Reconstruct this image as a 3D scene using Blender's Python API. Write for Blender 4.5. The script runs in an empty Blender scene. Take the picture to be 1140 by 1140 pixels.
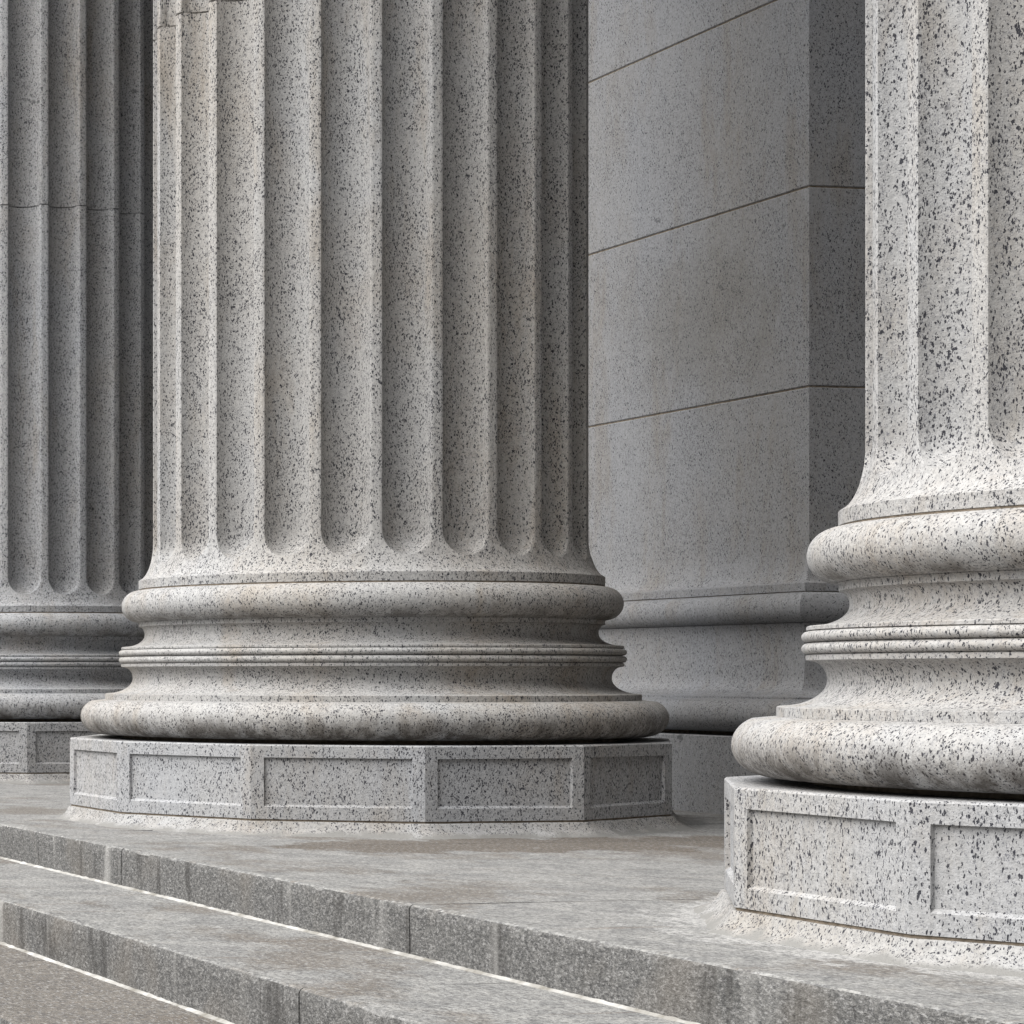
import bpy, bmesh, math, random
from mathutils import Vector, noise
C = bpy.context.scene
R_ = math.radians
random.seed(7)

# ---------------------------------------------------------------- camera
cam_d = bpy.data.cameras.new('camera'); cam = bpy.data.objects.new('camera', cam_d)
C.collection.objects.link(cam); C.camera = cam
cam.location = (-5.4963, -11.9284, 0.715)
cam.rotation_euler = (R_(90), 0, -R_(10.6254))
cam_d.sensor_width = 36; cam_d.lens = 2847.98/1140*36
cam_d.shift_x = (570+307.6)/1140; cam_d.shift_y = (752.28-570)/1140
cam_d.clip_start = 0.1; cam_d.clip_end = 2000

# ---------------------------------------------------------------- light
SUN_EL, SUN_AZ = 54, 182          # azimuth: angle (deg, from +X, ccw) of where the light comes from
w = bpy.data.worlds.new("World"); C.world = w; w.use_nodes = True
nt = w.node_tree; bg = nt.nodes['Background']
sky = nt.nodes.new('ShaderNodeTexSky'); sky.sky_type = 'NISHITA'; sky.sun_disc = False
sky.sun_elevation = R_(SUN_EL); sky.sun_rotation = R_(90-SUN_AZ)
sky.dust_density = 4.0; sky.air_density = 1.0; sky.ozone_density = 1.0
hs = nt.nodes.new('ShaderNodeHueSaturation'); hs.inputs['Saturation'].default_value = 0.22
nt.links.new(sky.outputs[0], hs.inputs['Color']); nt.links.new(hs.outputs[0], bg.inputs[0])
bg.inputs[1].default_value = 0.046
sl = bpy.data.lights.new('sun', 'SUN'); sl.energy = 4.8; sl.angle = R_(75); sl.color = (1, 0.985, 0.965)
so = bpy.data.objects.new('sun', sl); C.collection.objects.link(so)
dv = Vector((math.cos(R_(SUN_AZ))*math.cos(R_(SUN_EL)), math.sin(R_(SUN_AZ))*math.cos(R_(SUN_EL)), math.sin(R_(SUN_EL))))
so.rotation_euler = dv.to_track_quat('Z', 'Y').to_euler()
C.view_settings.view_transform = 'Standard'; C.view_settings.look = 'None'
C.view_settings.exposure = 0.60; C.view_settings.gamma = 1
C.cycles.max_bounces = 5

# ---------------------------------------------------------------- node helpers
class NT:
    def __init__(s, name):
        s.m = bpy.data.materials.new(name); s.m.use_nodes = True; s.t = s.m.node_tree
        s.b = s.t.nodes['Principled BSDF']; s.b.inputs['Specular IOR Level'].default_value = 0.25
        g = s.t.nodes.new('ShaderNodeNewGeometry'); s.P = g.outputs['Position']; s.N = g.outputs['Normal']
    def n(s, typ, ins={}, **kw):
        o = s.t.nodes.new(typ)
        for k, v in kw.items(): setattr(o, k, v)
        for k, v in ins.items():
            if hasattr(v, 'is_linked') or isinstance(v, bpy.types.NodeSocket): s.t.links.new(v, o.inputs[k])
            else: o.inputs[k].default_value = v
        return o
    def math(s, op, a, b=0.0, c=None):
        ins = {0: a, 1: b}
        if c is not None: ins[2] = c
        return s.n('ShaderNodeMath', ins, operation=op).outputs[0]
    def rng(s, v, a, b, c, d, smooth=False):
        return s.n('ShaderNodeMapRange', {0: v, 1: a, 2: b, 3: c, 4: d}, interpolation_type='SMOOTHSTEP' if smooth else 'LINEAR').outputs[0]
    def mapping(s, v, rot=(0, 0, 0), sc=(1, 1, 1), loc=(0, 0, 0)):
        return s.n('ShaderNodeMapping', {'Vector': v, 'Rotation': rot, 'Scale': sc, 'Location': loc}).outputs[0]
    def noise(s, v, scale, detail=3, rough=.55):
        return s.n('ShaderNodeTexNoise', {'Vector': v, 'Scale': scale, 'Detail': detail, 'Roughness': rough}).outputs['Fac']
    def noisec(s, v, scale, detail=2):
        return s.n('ShaderNodeTexNoise', {'Vector': v, 'Scale': scale, 'Detail': detail}).outputs['Color']
    def mix(s, f, a, b, mode='MIX'):
        o = s.n('ShaderNodeMix', data_type='RGBA', blend_type=mode)
        for i, v in ((0, f), (6, a), (7, b)):
            if isinstance(v, bpy.types.NodeSocket): s.t.links.new(v, o.inputs[i])
            else: o.inputs[i].default_value = v if i == 0 else (*v, 1)
        return o.outputs[2]
    def warp(s, v, scale, amt):
        c = s.noisec(v, scale)
        c2 = s.n('ShaderNodeVectorMath', {0: c, 1: (.5, .5, .5)}, operation='SUBTRACT').outputs[0]
        c3 = s.n('ShaderNodeVectorMath', {0: c2, 'Scale': amt}, operation='SCALE').outputs[0]
        return s.n('ShaderNodeVectorMath', {0: v, 1: c3}, operation='ADD').outputs[0]
    def flecks(s, v, scale, frac, size, cluster, soft=.06):
        """mask of dark mineral grains: voronoi cells, only some of them, each with its own size"""
        vo = s.n('ShaderNodeTexVoronoi', {'Vector': v, 'Scale': scale, 'Randomness': 1.0})
        col = s.n('ShaderNodeSeparateColor', {0: vo.outputs['Color']})
        keep = s.math('ADD', frac, cluster)
        t = s.math('MULTIPLY', s.math('SUBTRACT', keep, col.outputs[0]), 5.0)
        t = s.math('MINIMUM', t, 1.0)
        rad = s.math('MULTIPLY', t, s.rng(s.math('POWER', col.outputs[1], 2.0), 0, 1, size*.62, size*1.7))
        d = s.math('SUBTRACT', rad, vo.outputs['Distance'])
        return s.rng(d, -soft*.3, soft, 0, 1)
    def out(s, col, rough, bump_h, strength, dist):
        s.t.links.new(col, s.b.inputs['Base Color'])
        if isinstance(rough, bpy.types.NodeSocket): s.t.links.new(rough, s.b.inputs['Roughness'])
        else: s.b.inputs['Roughness'].default_value = rough
        bp = s.n('ShaderNodeBump', {'Height': bump_h, 'Strength': strength, 'Distance': dist})
        s.t.links.new(bp.outputs[0], s.b.inputs['Normal'])
        return s.m

def granite(name, light, warm, cool, fleck=(.022, .023, .031), f1=.44, f2=.42, sz=.53, scale=200, stain=.35, rot=(R_(50), R_(-38), R_(10)), row_tint=False, soot_shade=False, blotch=False):
    s = NT(name)
    v = s.mapping(s.P, rot=rot, sc=(1, 1, .52))
    v = s.warp(v, 200, .009)
    cl = s.rng(s.noise(s.P, 2.2, 3), .3, .7, -.10, .12)
    cl2 = s.rng(s.noise(s.P, 9, 2), .3, .7, -.09, .09)
    cl = s.math('ADD', cl, cl2)
    m1 = s.flecks(v, scale, f1, sz, cl)
    m2 = s.flecks(s.mapping(v, loc=(3.1, 1.7, 8.3)), scale*1.75, f2, .40, cl)
    # pale feldspar and grey quartz mottling
    q = s.noise(s.P, 70, 3, .7)
    g2 = s.n('ShaderNodeTexVoronoi', {'Vector': v, 'Scale': 75.0}).outputs['Color']
    gq = s.n('ShaderNodeSeparateColor', {0: g2}).outputs[2]
    tone = s.noise(s.mapping(s.P, sc=(1, 1, .35)), .9, 4, .6)
    base = s.mix(s.rng(tone, .36, .64, 0, 1), cool, warm)
    base = s.mix(s.rng(s.noise(s.mapping(s.P, sc=(1, 1, .6), loc=(5, 5, 5)), 2.3, 5, .65), .5, .68, 0, stain), base, [a*b for a, b in zip(warm, (.80, .72, .62))])
    base = s.mix(s.rng(gq, 0, 1, 0, .35), base, light)
    base = s.mix(s.rng(q, .35, .55, .42, 0), base, [x*.52 for x in cool])
    base = s.mix(s.math('MULTIPLY', m2, .72), base, [x*3.0 for x in fleck])
    base = s.mix(s.math('MULTIPLY', m1, .95), base, fleck)
    xyz = s.n('ShaderNodeSeparateXYZ', {0: s.P})
    if row_tint:      # farthest column tinted cooler, middle one slightly warmer
        base = s.mix(s.rng(xyz.outputs[1], 2.5, 3.5, 0, .85), base, (.97, .99, 1.02), 'MULTIPLY')
        base = s.mix(s.math('MULTIPLY', s.rng(xyz.outputs[1], 2.5, 3.0, 1, 0), s.rng(xyz.outputs[1], -3.5, -2.5, 0, .9)), base, (1.015, 1.0, .975), 'MULTIPLY')
    # brown weather stains, broken up and running down
    rs = s.noise(s.warp(s.mapping(s.P, sc=(1, 1, .22), loc=(7, 1, 3)), 4, .15), 3.6, 6, .7)
    base = s.mix(s.rng(rs, .54, .68, 0, .55), base, (.84, .76, .66), 'MULTIPLY')
    if soot_shade:       # patchy sooty crust with underside shade painted in, lower half of the rolls
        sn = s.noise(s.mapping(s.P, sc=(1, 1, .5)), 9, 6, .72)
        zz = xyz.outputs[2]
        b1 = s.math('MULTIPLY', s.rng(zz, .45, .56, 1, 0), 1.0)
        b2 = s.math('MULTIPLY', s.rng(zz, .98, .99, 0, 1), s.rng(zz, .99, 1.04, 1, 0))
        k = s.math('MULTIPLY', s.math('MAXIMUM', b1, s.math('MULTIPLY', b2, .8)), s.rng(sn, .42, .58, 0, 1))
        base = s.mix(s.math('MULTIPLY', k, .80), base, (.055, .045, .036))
    if blotch:     # one broad tan-grey damp stain on the pier face
        yy = s.math('MULTIPLY', s.math('SUBTRACT', xyz.outputs[1], .85), 1.45); z2 = s.math('MULTIPLY', s.math('SUBTRACT', xyz.outputs[2], 2.68), 2.3)
        d = s.math('SQRT', s.math('ADD', s.math('MULTIPLY', yy, yy), s.math('MULTIPLY', z2, z2)))
        d = s.math('ADD', d, s.math('MULTIPLY', s.math('SUBTRACT', s.noise(s.P, 2.4, 5, .65), .5), 2.4))
        base = s.mix(s.rng(d, .2, 1.5, .55, 0, True), base, (.66, .63, .57), 'MULTIPLY')
    # rare dark smudges
    sm = s.noise(s.warp(s.mapping(s.P, sc=(1, 1, 1.6), loc=(2.3, 9.1, 4.4)), 6, .12), 3.1, 5, .7)
    base = s.mix(s.rng(sm, .69, .73, 0, .65), base, (.05, .05, .055))
    h = s.math('ADD', s.noise(s.P, 160, 2, .6), s.math('MULTIPLY', s.noise(s.P, 34, 3), .8))
    h = s.math('SUBTRACT', h, s.math('MULTIPLY', m1, .35))
    return s.out(base, .82, h, .55, .004)

M = {}
M['column'] = granite('column granite', (.47, .47, .465), (.345, .328, .306), (.345, .350, .358), row_tint=True)
M['column_base'] = granite('column base granite', (.46, .46, .455), (.345, .325, .300), (.34, .345, .352), f1=.40, stain=.6, row_tint=True, soot_shade=True, rot=(R_(58), R_(34), 0))
M['plinth'] = granite('plinth granite', (.44, .445, .455), (.335, .325, .31), (.325, .332, .345), f1=.42, stain=.35, rot=(R_(55), R_(30), 0))
M['pier'] = granite('pier granite', (.36, .368, .384), (.275, .27, .264), (.268, .276, .292), f1=.40, f2=.40, sz=.44, scale=200, stain=.25, blotch=True, rot=(R_(-35), R_(20), 0))
M['apron'] = granite('apron granite', (.41, .41, .40), (.285, .268, .245), (.315, .315, .315), f1=.40, f2=.40, stain=.6)

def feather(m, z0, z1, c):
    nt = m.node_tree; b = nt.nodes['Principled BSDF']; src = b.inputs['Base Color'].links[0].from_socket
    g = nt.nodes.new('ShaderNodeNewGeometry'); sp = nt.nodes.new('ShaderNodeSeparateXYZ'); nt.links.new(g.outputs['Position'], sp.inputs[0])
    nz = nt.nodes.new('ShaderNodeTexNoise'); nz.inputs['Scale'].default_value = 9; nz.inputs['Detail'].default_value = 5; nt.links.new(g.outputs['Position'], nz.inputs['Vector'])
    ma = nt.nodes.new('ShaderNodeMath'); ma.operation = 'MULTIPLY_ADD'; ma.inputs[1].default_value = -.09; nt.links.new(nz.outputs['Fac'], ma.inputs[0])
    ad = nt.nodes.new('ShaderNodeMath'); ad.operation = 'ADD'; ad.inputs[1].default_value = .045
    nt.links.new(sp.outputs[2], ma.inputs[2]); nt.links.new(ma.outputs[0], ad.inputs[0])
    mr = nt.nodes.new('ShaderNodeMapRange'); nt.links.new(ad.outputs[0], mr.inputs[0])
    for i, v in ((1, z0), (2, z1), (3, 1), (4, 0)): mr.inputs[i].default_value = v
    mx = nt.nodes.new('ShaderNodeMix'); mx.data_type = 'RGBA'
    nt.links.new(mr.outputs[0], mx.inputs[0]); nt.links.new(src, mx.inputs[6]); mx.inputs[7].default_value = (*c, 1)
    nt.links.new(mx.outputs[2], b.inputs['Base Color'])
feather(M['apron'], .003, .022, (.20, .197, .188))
def step_stone(name, riser=True):
    s = NT(name)
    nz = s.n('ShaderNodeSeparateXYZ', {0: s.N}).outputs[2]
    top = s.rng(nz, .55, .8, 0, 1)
    # tread: streaked across the tread, patched with brown
    vt = s.mapping(s.P, sc=(1, .62, 1))
    st = s.noise(s.warp(vt, 3, .3), 9, 7, .75)
    bl = s.noise(s.mapping(s.P, sc=(.8, .55, 1), loc=(4, 2, 0)), 1.25, 6, .68)
    fine = s.noise(s.mapping(s.P, sc=(1, .6, 1)), 62, 4, .75)
    fk = s.noise(s.mapping(s.P, sc=(1, .4, 1)), 85, 3, .7)
    xyz = s.n('ShaderNodeSeparateXYZ', {0: s.P})
    t = s.mix(s.rng(st, .36, .64, 0, 1), (.175, .175, .172), (.33, .326, .312))
    t = s.mix(s.rng(bl, .52, .60, 0, .65), t, (.13, .108, .085))
    # worn brown bed of the slab in front of the middle column, and the brown third step
    yb = s.math('ABSOLUTE', s.math('ADD', xyz.outputs[1], 1.92))
    yb = s.math('ADD', yb, s.math('MULTIPLY', s.math('SUBTRACT', s.noise(s.mapping(s.P, sc=(1, .5, 1)), 2.5, 6, .7), .5), 1.5))
    yb = s.math('ADD', yb, s.rng(xyz.outputs[0], -1.7, -1.0, .6, 0))
    t = s.mix(s.rng(yb, .34, .46, .85, 0), t, (.11, .088, .066))
    t = s.mix(s.rng(xyz.outputs[2], -.325, -.30, .72, 0), t, (.125, .106, .086))
    # lime bloom washed out round the nearest plinth
    lx = s.n('ShaderNodeVectorMath', {0: s.P, 1: (0, -5.83, 0)}, operation='DISTANCE').outputs['Value']
    lb = s.math('ADD', s.math('MULTIPLY', s.math('SUBTRACT', s.noise(s.mapping(s.P, sc=(1, .4, 1)), 11, 6, .75), .50), 4.0), s.rng(lx, 1.50, 2.0, .35, -1.0))
    t = s.mix(s.rng(lb, 0, .25, 0, .75), t, (.42, .415, .405))
    t = s.mix(s.rng(s.noise(s.mapping(s.P, sc=(.2, 2.4, 1), loc=(1, 7, 0)), 7, 3), .62, .70, 0, .55), t, (.17, .14, .115))
    t = s.mix(s.rng(s.noise(s.mapping(s.P, sc=(1, .35, 1), loc=(9, 3, 0)), 7, 5, .7), .66, .69, 0, .7), t, (.46, .46, .45))
    t = s.mix(s.rng(s.noise(s.mapping(s.P, sc=(1, .6, 1), loc=(2, 9, 1)), 110, 3, .8), .50, .62, 0, .55), t, (.045, .045, .047))
    t = s.mix(s.rng(s.noise(s.mapping(s.P, sc=(1, .5, 1), loc=(8, 2, 1)), 26, 4, .7), .60, .68, 0, .6), t, (.06, .055, .05))
    t = s.mix(s.rng(fine, .34, .54, .75, 0), t, (.055, .055, .06))
    t = s.mix(s.rng(fk, .54, .64, 0, .5), t, (.38, .38, .375))
    # riser: rough, dirty, vertical runs
    vr = s.mapping(s.P, sc=(1, 1, .16))
    run = s.noise(s.warp(vr, 9, .10), 5.3, 8, .74)
    gr = s.noise(s.mapping(s.P, sc=(1, .5, 1)), 88, 4, .8)
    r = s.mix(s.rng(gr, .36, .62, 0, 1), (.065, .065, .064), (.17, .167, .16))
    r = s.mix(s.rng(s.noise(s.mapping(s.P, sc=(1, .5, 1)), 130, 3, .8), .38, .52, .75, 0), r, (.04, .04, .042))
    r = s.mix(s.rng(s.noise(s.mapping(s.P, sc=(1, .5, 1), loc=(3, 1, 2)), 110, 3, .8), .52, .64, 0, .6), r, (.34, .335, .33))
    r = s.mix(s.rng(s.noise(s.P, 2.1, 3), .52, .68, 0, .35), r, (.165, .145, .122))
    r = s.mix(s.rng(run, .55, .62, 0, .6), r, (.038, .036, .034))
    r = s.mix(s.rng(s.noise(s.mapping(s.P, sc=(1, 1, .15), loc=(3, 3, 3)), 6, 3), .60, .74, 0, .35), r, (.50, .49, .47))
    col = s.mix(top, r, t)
    h = s.math('ADD', s.math('MULTIPLY', gr, s.rng(top, 0, 1, 1.6, .7)), s.math('ADD', s.noise(s.P, 120, 2), s.noise(s.mapping(s.P, sc=(.4, 1, 1)), 14, 3)))
    return s.out(col, .8, h, .6, .006)
M['step'] = step_stone('weathered step granite')

def plain(name, c1, c2, scale, rough=.85, bs=.3):
    s = NT(name); n = s.noise(s.P, scale, 4, .65)
    return s.out(s.mix(s.rng(n, .35, .65, 0, 1), c1, c2), rough, n, bs, .004)
M['seam'] = plain('white sealant', (.19, .18, .16), (.44, .435, .42), 7)
M['mortar'] = plain('grey brown mortar', (.12, .098, .075), (.26, .215, .165), 30)
M['pale_mortar'] = plain('pale mortar', (.45, .44, .42), (.60, .59, .56), 40)
M['asphalt'] = plain('paving', (.20, .20, .20), (.28, .275, .27), 4)

# ---------------------------------------------------------------- mesh helpers
def mesh_obj(name, verts, faces, mat, parent=None, smooth=None, loc=(0, 0, 0)):
    me = bpy.data.meshes.new(name); me.from_pydata([tuple(v) for v in verts], [], faces)
    me.validate(); 
    bm = bmesh.new(); bm.from_mesh(me); bmesh.ops.recalc_face_normals(bm, faces=bm.faces); bm.to_mesh(me); bm.free()
    if smooth is not None:
        me.shade_smooth(); me.set_sharp_from_angle(angle=R_(smooth))
    me.materials.append(mat)
    o = bpy.data.objects.new(name, me); C.collection.objects.link(o); o.location = loc
    if parent: o.parent = parent
    return o
def thing(name, label, cat, loc=(0, 0, 0), group=None):
    o = bpy.data.objects.new(name, None); C.collection.objects.link(o); o.location = loc
    o['label'] = label; o['category'] = cat
    if group: o['group'] = group
    o['kind'] = 'thing'
    return o

def lathe(name, prof, mat, parent, n=192, rot=0, smooth=35, polar=None, close=True):
    """prof: list (r, z) bottom to top; closes to the axis with flat discs hidden in the stone"""
    V = []; F = []
    P = list(prof)
    if close: P = [(.6, prof[0][1])] + P + [(.6, prof[-1][1])]
    for r, z in P:
        for i in range(n):
            a = 2*math.pi*i/n + rot
            V.append((r*math.cos(a), r*math.sin(a), z))
    for k in range(len(P)-1):
        for i in range(n):
            j = (i+1) % n
            F.append((k*n+i, k*n+j, (k+1)*n+j, (k+1)*n+i))
    return mesh_obj(name, V, F, mat, parent, smooth)

def arc(cr, cz, ar, az, a0, a1, n=10):
    return [(cr+ar*math.cos(R_(a0+(a1-a0)*i/n)), cz+az*math.sin(R_(a0+(a1-a0)*i/n))) for i in range(n+1)]

# moulding profiles, projection measured as radius for a 1.05 m shaft (the pier uses r-1.05)
P_LT = [(1.26, .424)] + arc(1.310, .512, .102, .088, -97, 62, 20) + [(1.285, .597)]
P_F2 = [(1.289, .597), (1.289, .624), (1.280, .627)]
P_SL = [(1.280, .627)] + [(1.152+.128*(1-math.sin(R_(a)))**1.0, .627+.075*(1-math.cos(R_(a)))) for a in range(9, 91, 9)] + \
       [(1.152+.045*(1-math.cos(R_(a))), .702+.055*math.sin(R_(a))) for a in range(9, 91, 9)] + [(1.208, .760)]
P_AS = [(1.209, .760), (1.210, .773), (1.202, .777)] + arc(1.205, .7935, .0165, .0155, -85, 85, 8) + \
       [(1.200, .8105)] + arc(1.205, .8275, .0165, .0155, -85, 85, 8) + [(1.201, .8445), (1.208, .847), (1.208, .856), (1.203, .859)]
P_SU = [(1.203, .859)] + [(1.092+.111*(1-math.sin(R_(a))), .859+.060*(1-math.cos(R_(a)))) for a in range(9, 91, 9)] + \
       [(1.092+.024*(1-math.cos(R_(a))), .919+.040*math.sin(R_(a))) for a in range(9, 91, 9)] + [(1.121, .961), (1.122, .979), (1.128, .982)]
P_UT = [(1.125, .982)] + arc(1.128, 1.063, .079, .078, -90, 90, 20)
P_FL = [(1.112, 1.141), (1.112, 1.146), (1.122, 1.149), (1.1225, 1.190), (1.118, 1.194)]

APO = 1.4682            # plinth circumradius (dodecagon)
PZ0, PZ1 = .071, .405

def plinth_mesh(parent):
    """twelve-sided block, each face carrying a sunk panel in a flat frame"""
    V = []; F = []; pan = []
    apo = APO*math.cos(R_(15)); hw = APO*math.sin(R_(15)); m = .058; dep = .015
    def add(pts):
        b = len(V); V.extend(pts); return list(range(b, b+len(pts)))
    for k in range(12):
        a = R_(30*k)
        nrm = Vector((math.cos(a), math.sin(a), 0)); tg = Vector((-math.sin(a), math.cos(a), 0))
        def pt(t, z, d=0): return nrm*(apo-d)+tg*t+Vector((0, 0, z))
        e = .006
        O = [pt(-hw, PZ0), pt(hw, PZ0), pt(hw, PZ1-e), pt(-hw, PZ1-e)]
        j = [random.uniform(-.006, .006) for _ in range(8)]
        c = [(-hw+m+j[0], PZ0+m*.95+j[1]*.4), (hw-m+j[2], PZ0+m*.95+j[3]*.4), (hw-m+j[2], PZ1-m+j[5]*.4), (-hw+m+j[0], PZ1-m+j[7]*.4)]
        I = [pt(t, z) for t, z in c]; D = [pt(c[0][0]+.004, c[0][1]+.011, dep), pt(c[1][0]-.004, c[1][1]+.011, dep), pt(c[2][0]-.004, c[2][1]-.002, dep), pt(c[3][0]+.004, c[3][1]-.002, dep)]
        c = [(c[0][0]+.004, c[0][1]+.011), (c[1][0]-.004, c[1][1]+.011), (c[2][0]-.004, c[2][1]-.002), (c[3][0]+.004, c[3][1]-.002)]
        o = add(O); i = add(I); d = add(D)
        for q in range(4):
            r = (q+1) % 4
            F.append((o[q], o[r], i[r], i[q])); F.append((i[q], i[r], d[r], d[q]))
        pan.append([pt(t*1.0, z, dep-.0005) for t, z in c])
        # bevelled arris and top
        T = add([pt(-hw*.996, PZ1, e), pt(hw*.996, PZ1, e)])
        F.append((o[3], o[2], T[1], T[0]))
        cc = add([Vector((0, 0, PZ1))]); F.append((T[0], T[1], cc[0]))
    p = mesh_obj('plinth', V, F, M['plinth'], parent)
    bm = bmesh.new(); bm.from_mesh(p.data); bmesh.ops.remove_doubles(bm, verts=bm.verts, dist=1e-4)
    bmesh.ops.recalc_face_normals(bm, faces=bm.faces); bm.to_mesh(p.data); bm.free()
    for q in pan:
        nr = (q[1]-q[0]).cross(q[3]-q[0]).normalized()
        back = [v-nr*.004 for v in q]
        mesh_obj('panel', q+back, [(0, 1, 2, 3), (7, 6, 5, 4), (0, 4, 5, 1), (1, 5, 6, 2), (2, 6, 7, 3), (3, 7, 4, 0)], M['plinth'], p)
    return p

def apron_mesh(parent):
    """sloping cove of stone running round the foot of the plinth"""
    V = []; F = []; sub = 16; rows = []
    prof = [(-.12, .062), (.006, .062), (.010, .057), (.016, .045), (.026, .031), (.041, .018), (.062, .007), (.088, -.004)]
    n = 12*sub
    for (dr, z) in prof:
        for i in range(n):
            k = i//sub; t = i/sub-k
            a0, a1 = R_(30*k-15), R_(30*k+15)
            rr = APO + dr/math.cos(R_(15))
            x = rr*(math.cos(a0)*(1-t)+math.cos(a1)*t); y = rr*(math.sin(a0)*(1-t)+math.sin(a1)*t)
            q = max(0, dr)/.088
            nn = noise.noise(Vector((x*2.3, y*2.3, 1.7)))*.042*q + noise.noise(Vector((x*14, y*14, 4)))*.020*q + noise.noise(Vector((x*38, y*38, 5)))*.008*q
            L = math.hypot(x, y); x *= 1+nn/L; y *= 1+nn/L
            zz = z + (noise.noise(Vector((x*9, y*9, 8)))*.012*(1-abs(q-.5)*2) if q > 0 else 0)
            V.append((x, y, zz))
    for k in range(len(prof)-1):
        for i in range(n):
            j = (i+1) % n; F.append((k*n+i, k*n+j, (k+1)*n+j, (k+1)*n+i))
    a = mesh_obj('apron', V, F, M['apron'], parent, 50)
    # dark bed joint between plinth and apron
    return a

SH_TOP = 12.0
def shaft_mesh(parent):
    NF = 24; half = R_(6.0); pitch = R_(15); nphi = 16; nfil = 5
    depth0 = .116; zb = 1.268; wr = .115
    def radius(z):
        if z >= 1.385: return 1.05 - max(0, z-4)*.002
        t = min(1, (1.385-z)/(1.385-1.194))
        return 1.05+.068*(1-math.sqrt(max(0, 1-(t*.985)**2)))/(1-math.sqrt(1-.985**2))
    zs = [1.194+(zb-1.194)*i/8 for i in range(8)]
    zs += [zb+wr*(1-math.cos(R_(90*i/16))) for i in range(17)]
    zs += [1.45, 1.7, 2.2, 2.8]
    zj = 3.925
    joints = [zj, zj+2.6, zj+5.2]
    for q in joints: zs += [q-.25, q-.0045, q-.0030, q+.0030, q+.0045, q+.25]
    zs += [4.2, 5.2, 7, 9.5, 10.5, SH_TOP]; zs = sorted(zs)
    V = []; F = []
    per = nphi+1+nfil-1+0
    for z in zs:
        R0 = radius(z)
        for jz in joints:
            if abs(z-jz) < .004: R0 -= .012
        h = z-zb
        u = max(0, min(1, abs(h)/wr)); s = math.sqrt(max(0, 1-(1-u)**2))
        ha = half*max(.05, s); dd = depth0*s if h > 0 else 0
        for k in range(NF):
            c = k*pitch
            for i in range(nphi+1):
                ph = R_(-90+180*i/nphi)
                r = R0-dd*math.cos(ph)**.9 if abs(math.cos(ph)) > 1e-6 else R0
                if i in (0, nphi) and h > .02: r = R0-.0025
                a = c+ha*math.sin(ph); V.append((r*math.cos(a), r*math.sin(a), z))
            for i in range(1, nfil):
                t = i/nfil; t = (.06, .30, .70, .94)[i-1]
                a = c+ha+(pitch-2*ha)*t; V.append((R0*math.cos(a), R0*math.sin(a), z))
    n = NF*(nphi+1+nfil-1)
    for k in range(len(zs)-1):
        for i in range(n):
            j = (i+1) % n; F.append((k*n+i, k*n+j, (k+1)*n+j, (k+1)*n+i))
    return mesh_obj('shaft', V, F, M['column'], parent, 40)

def make_column(loc, label):
    t = thing('fluted_column', label, 'column', (0, 0, 0), 'fluted granite columns')
    lathe('mortar_joint', [(1.20, .40), (1.20, .43)], M['mortar'], t, 96)
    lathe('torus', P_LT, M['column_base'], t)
    lathe('fillet', P_F2, M['column_base'], t)
    lathe('scotia', P_SL, M['column_base'], t)
    lathe('astragal', P_AS, M['column_base'], t, smooth=50)
    lathe('scotia', P_SU, M['column_base'], t)
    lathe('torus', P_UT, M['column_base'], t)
    lathe('mortar_joint', [(1.1185, 1.139), (1.1185, 1.150)], M['mortar'], t, 96)
    lathe('fillet', P_FL, M['column'], t)
    plinth_mesh(t)
    lathe('mortar_joint', [(APO-.006, .056), (APO-.006, .073)], M['mortar'], t, 12, rot=R_(15), smooth=None)
    apron_mesh(t); shaft_mesh(t)
    t.location = loc
    return t
def copy_tree(o, parent=None):
    c = o.copy(); C.collection.objects.link(c)
    if parent: c.parent = parent; c.matrix_parent_inverse = o.matrix_parent_inverse
    for ch in list(o.children): copy_tree(ch, c)
    return c
S = 5.8285
col = make_column((0, 0, 0), 'middle fluted granite column, its many-sided plinth in full view, left of the smooth pier')
c2 = copy_tree(col); c2.location = (0, -S, 0); c2['label'] = 'nearest and palest fluted granite column, cut off by the right edge of the photo'
c0 = copy_tree(col); c0.location = (0, S, 0); c0['label'] = 'farthest fluted granite column, grey and shaded, half hidden at the left edge'

# ---------------------------------------------------------------- pier behind the middle column
PX, PY0, PY1 = 2.36, -.112, 3.1
def pier_ring(p, z):
    bx = 4.6
    return [(bx, PY0-p, z), (PX-p, PY0-p, z), (PX-p, PY1+p, z), (bx, PY1+p, z)]
def pier_part(name, prof, parent, smooth=40, mat=None):
    V = []; F = []
    sub = 1
    rings = [pier_ring(p, z) for p, z in prof]
    for r in rings: V += r
    for k in range(len(rings)-1):
        for i in range(3): F.append((k*4+i, k*4+i+1, k*4+4+i+1, k*4+4+i))
    F.append((0, 1, 2, 3)); b = (len(rings)-1)*4; F.append((b, b+1, b+2, b+3))
    return mesh_obj(name, V, F, mat or M['pier'], parent, smooth)
pier = thing('block_pier', 'smooth grey granite block pier with moulded foot, seen between middle and right columns', 'pier')
off = lambda P: [(r-1.05, z) for r, z in P]
pier_part('plinth', [(.365, -.004), (.365, .400), (.361, .404)], pier)
pier_part('mortar_joint', [(.18, .402), (.18, .43)], pier, mat=M['mortar'])
pier_part('torus', off(P_LT), pier)
pier_part('fillet', [(.235, .597), (.235, .606), (.225, .61)], pier)
pier_part('cavetto', [(.225, .610)] + [(.085+.14*(1-math.sin(R_(a))), .610+.11*(1-math.cos(R_(a)))) for a in range(9, 91, 9)] +
          [(.08, .76), (.078, .85), (.080, .93), (.088, .965), (.098, .984)], pier)
pier_part('torus', off(P_UT), pier)
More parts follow.
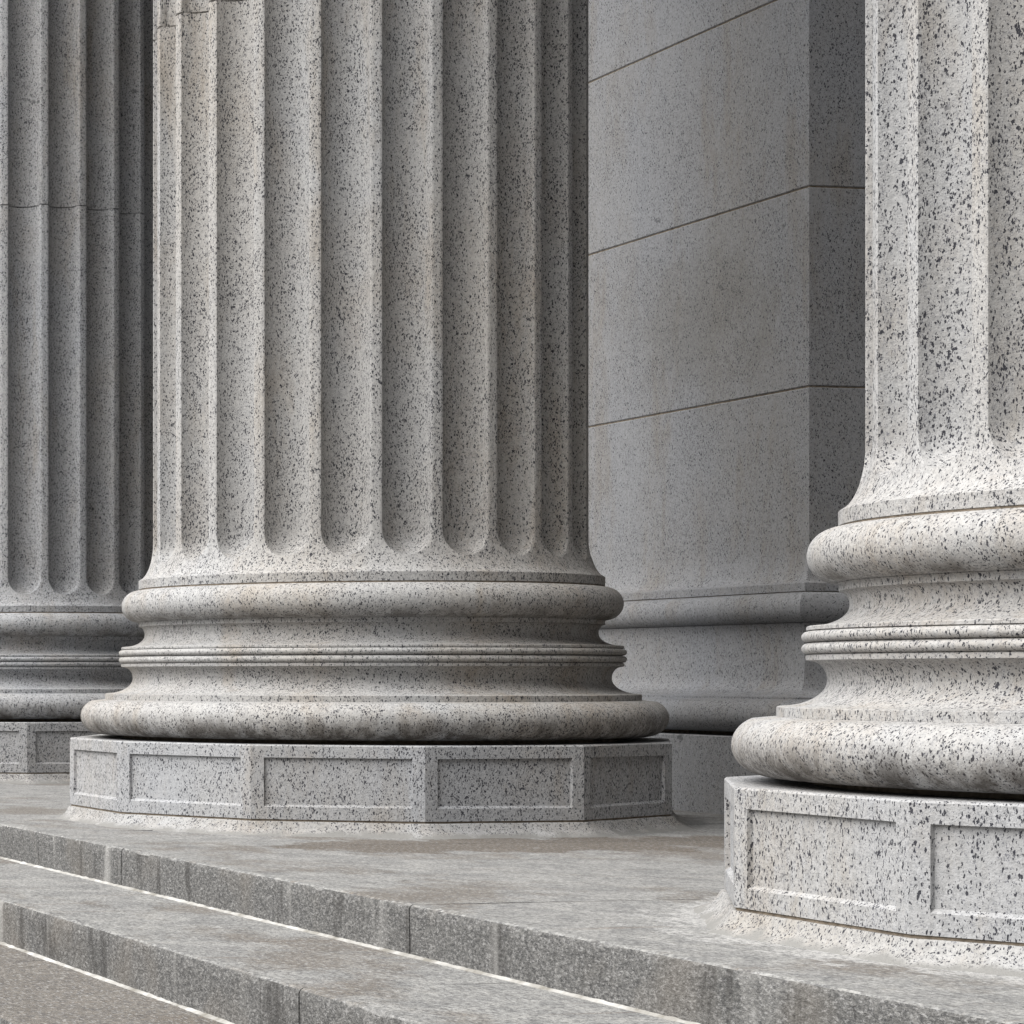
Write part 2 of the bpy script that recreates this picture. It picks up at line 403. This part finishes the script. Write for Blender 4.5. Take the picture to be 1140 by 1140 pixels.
pier_part('mortar_joint', [(.060, 1.139), (.060, 1.148)], pier, mat=M['mortar'])
pier_part('fillet', [(.072, 1.146), (.072, 1.186), (.068, 1.190)], pier)
pier['group'] = 'granite block piers'
zs = [1.19, 2.193, 3.215, 4.240, 5.262, 6.284, 7.3, 8.3, 9.3, 10.3, 11.3, 12.3]
for i in range(len(zs)-1):
    a, b = zs[i], zs[i+1]; g = .0042; e = .0045
    if i == 0:
        prof = [(.066-.066*math.sin(R_(q)), a+.19*(1-math.cos(R_(q)))) for q in range(0, 91, 10)]
    else: prof = [(-e, a+g), (0, a+g+e)]
    prof += [(0, b-g-e), (-e, b-g)]
    pier_part('block', prof, pier)
    if i: pier_part('mortar_joint', [(-.007, a-g-.001), (-.007, a+g+.001)], pier, mat=M['mortar'])

for dy, lb in ((-S, 'unseen granite block pier added behind the nearest column for its shade'), (S, 'unseen granite block pier added behind the farthest column')):
    q = copy_tree(pier); q.location = (0, dy, 0); q['label'] = lb  # unseen repeats of the pier, added for the light they block
# ---------------------------------------------------------------- portico behind and above (shades the pier)
def box(name, lo, hi, mat, parent=None):
    x0, y0, z0 = lo; x1, y1, z1 = hi
    V = [(x0, y0, z0), (x1, y0, z0), (x1, y1, z0), (x0, y1, z0), (x0, y0, z1), (x1, y0, z1), (x1, y1, z1), (x0, y1, z1)]
    return mesh_obj(name, V, [(0, 3, 2, 1), (4, 5, 6, 7), (0, 1, 5, 4), (1, 2, 6, 5), (2, 3, 7, 6), (3, 0, 4, 7)], mat, parent)
bld = thing('building', 'grey granite facade behind the row of columns', 'building')
box('wall', (4.59, -22, -.02), (5.4, 26, 12.8), M['pier'], bld)
box('entablature', (-1.25, -22, 12.004), (1.25, 26, 14.5), M['pier'], bld)
box('ceiling', (1.251, -22, 12.802), (5.4, 26, 13.4), M['pier'], bld)

# ---------------------------------------------------------------- steps
def stone_run(x_nose, x_back, z_top, z_bot, y0, y1, seed, name, mat, parent):
    """one long block: worn nosing, slightly uneven riser and tread"""
    V = []; F = []
    n = max(4, int((y1-y0)/.025)); g = .0035
    sec = [(0, 0, 0), (0, .35, .4), (0, .75, .8), (.000, .93, .9), (.004, .975, 1), (.012, 1.0, 1)]
    Hh = z_top-z_bot
    xs = [.03, .08, .16, .30, .5]
    for i in range(n+1):
        y = y0+g+(y1-y0-2*g)*i/n
        nn = noise.noise(Vector((y*2.1, seed, 0)))*.005+noise.noise(Vector((y*17, seed, 3)))*.0025+noise.noise(Vector((y*55, seed, 6)))*.002
        chip = max(0, noise.noise(Vector((y*6.5, seed, 9)))-.42)*.05
        for k, (dx, fz, wgt) in enumerate(sec):
            rr = noise.noise(Vector((y*7, fz*3, seed+2)))*.0028
            V.append((x_nose+dx+rr+nn*wgt*.6+chip*wgt*(1 if k < 5 else 1.4), y, z_bot+Hh*fz-(chip*.8 if k == 4 else 0)))
        for dx in xs:
            if x_nose+dx < x_back-.01: V.append((x_nose+dx, y, z_top+noise.noise(Vector((y*1.3, dx*3, seed+5)))*.0025*min(1, dx/.1)))
        V.append((x_back, y, z_top)); V.append((x_back, y, z_bot))
    m = len(V)//(n+1)
    for i in range(n):
        for k in range(m):
            q = (k+1) % m; F.append((i*m+k, i*m+q, (i+1)*m+q, (i+1)*m+k))
    F.append(tuple(range(m))); F.append(tuple(n*m+k for k in range(m)))
    return mesh_obj(name, V, F, mat, parent, 30)

def seam(x, z, y0, y1, seed, parent):
    V = []; F = []; n = int((y1-y0)/.02)
    for i in range(n+1):
        y = y0+(y1-y0)*i/n
        a = noise.noise(Vector((y*3, seed, 0))); b = noise.noise(Vector((y*19, seed, 4))); c = noise.noise(Vector((y*50, seed, 7)))
        wdt = max(.002, .013+.005*a+.007*b+.006*c); hh = max(.0012, .0065+.002*a+.003*b+.002*c)
        V += [(x+.008, y, z+hh+.002), (x-.002, y, z+hh), (x-wdt*.5, y, z+hh*.55), (x-wdt, y, z+.0005), (x-wdt, y, z-.004), (x+.008, y, z-.004)]
    for i in range(n):
        for k in range(6): F.append((i*6+k, i*6+(k+1) % 6, i*6+6+(k+1) % 6, i*6+6+k))
    F.append(tuple(range(6))); F.append(tuple(n*6+k for k in range(6)))
    return mesh_obj('mortar_seam', V, F, M['seam'], parent, 60)

YA, YB = -13.5, 26
NOSE = [-1.916, -2.585, -3.215, -3.86, -4.50, -5.14, -5.78]
ZT = [0, -.162, -.3315, -.50, -.67, -.84, -1.01]
# platform: edge slabs whose joints carry back across the floor
fl_joints = [YA, -9.9, -7.25, -4.47, -1.80, -.674, -.177, 2.2, 4.0, 6.8, 9.6, 12.4, 15.2, 18, 21, YB]
parts = []
for i in range(len(fl_joints)-1):
    o = stone_run(NOSE[0], 5.0, 0, ZT[1]-.02, fl_joints[i], fl_joints[i+1], 11+i*3.1, 'portico_floor', M['step'], None); parts.append(o)
bm = bmesh.new()
for o in parts: bm.from_mesh(o.data)
me = bpy.data.meshes.new('portico_floor'); bm.to_mesh(me); bm.free(); me.materials.append(M['step'])
for p in parts: bpy.data.objects.remove(p)
fl = bpy.data.objects.new('portico_floor', me); C.collection.objects.link(fl); fl['kind'] = 'structure'
for yj in (-.674, -.177):
    V = []
    for z in (-.155, -.002): V += [(NOSE[0]+.0035, yj-.006, z), (NOSE[0]+.1, yj-.006, z), (NOSE[0]+.1, yj+.006, z), (NOSE[0]+.0035, yj+.006, z)]
    mesh_obj('mortar_joint', V, [(0, 3, 2, 1), (4, 5, 6, 7), (0, 1, 5, 4), (1, 2, 6, 5), (2, 3, 7, 6), (3, 0, 4, 7)], M['pale_mortar'], fl)

st_joints = [[YA, -10.2, -7.8, -5.168, -1.9+2.2, 3.4, 6.4, 9.5, 13, 17, 21, YB], [YA, -11, -8.3, -5.9, -2.9, .2, 3.3, 6.5, 10, 14, 18, 22, YB]]
labels = ['granite step right below the column platform, grey tread with white line along its back',
          'brown-stained granite step at the bottom left corner of the photo, second below the platform',
          'granite step edge just showing in the very bottom left corner',
          'granite step below the frame']
for k in range(1, 3):
    t = thing('stone_step', labels[k-1], 'step', (0, 0, 0), 'granite steps')
    J = st_joints[k-1]
    for i in range(len(J)-1):
        stone_run(NOSE[k], NOSE[k-1]+.03, ZT[k], ZT[k+1]-.02, J[i], J[i+1], 60+k*17+i*2.3, 'block', M['step'], t)
    seam(NOSE[k-1], ZT[k], YA, YB, 5*k, t)
for k in range(3, 4):
    t = thing('stone_step', labels[min(k-1, 3)], 'step', (0, 0, 0), 'granite steps')
    stone_run(NOSE[k], NOSE[k-1]+.03, ZT[k], ZT[k+1]-.02, YA, YB, 60+k*17, 'block', M['step'], t)

# ---------------------------------------------------------------- pavement
g = box('pavement', (-400, -400, -1.2), (400, 400, ZT[4]), M['asphalt']); g['kind'] = 'structure'
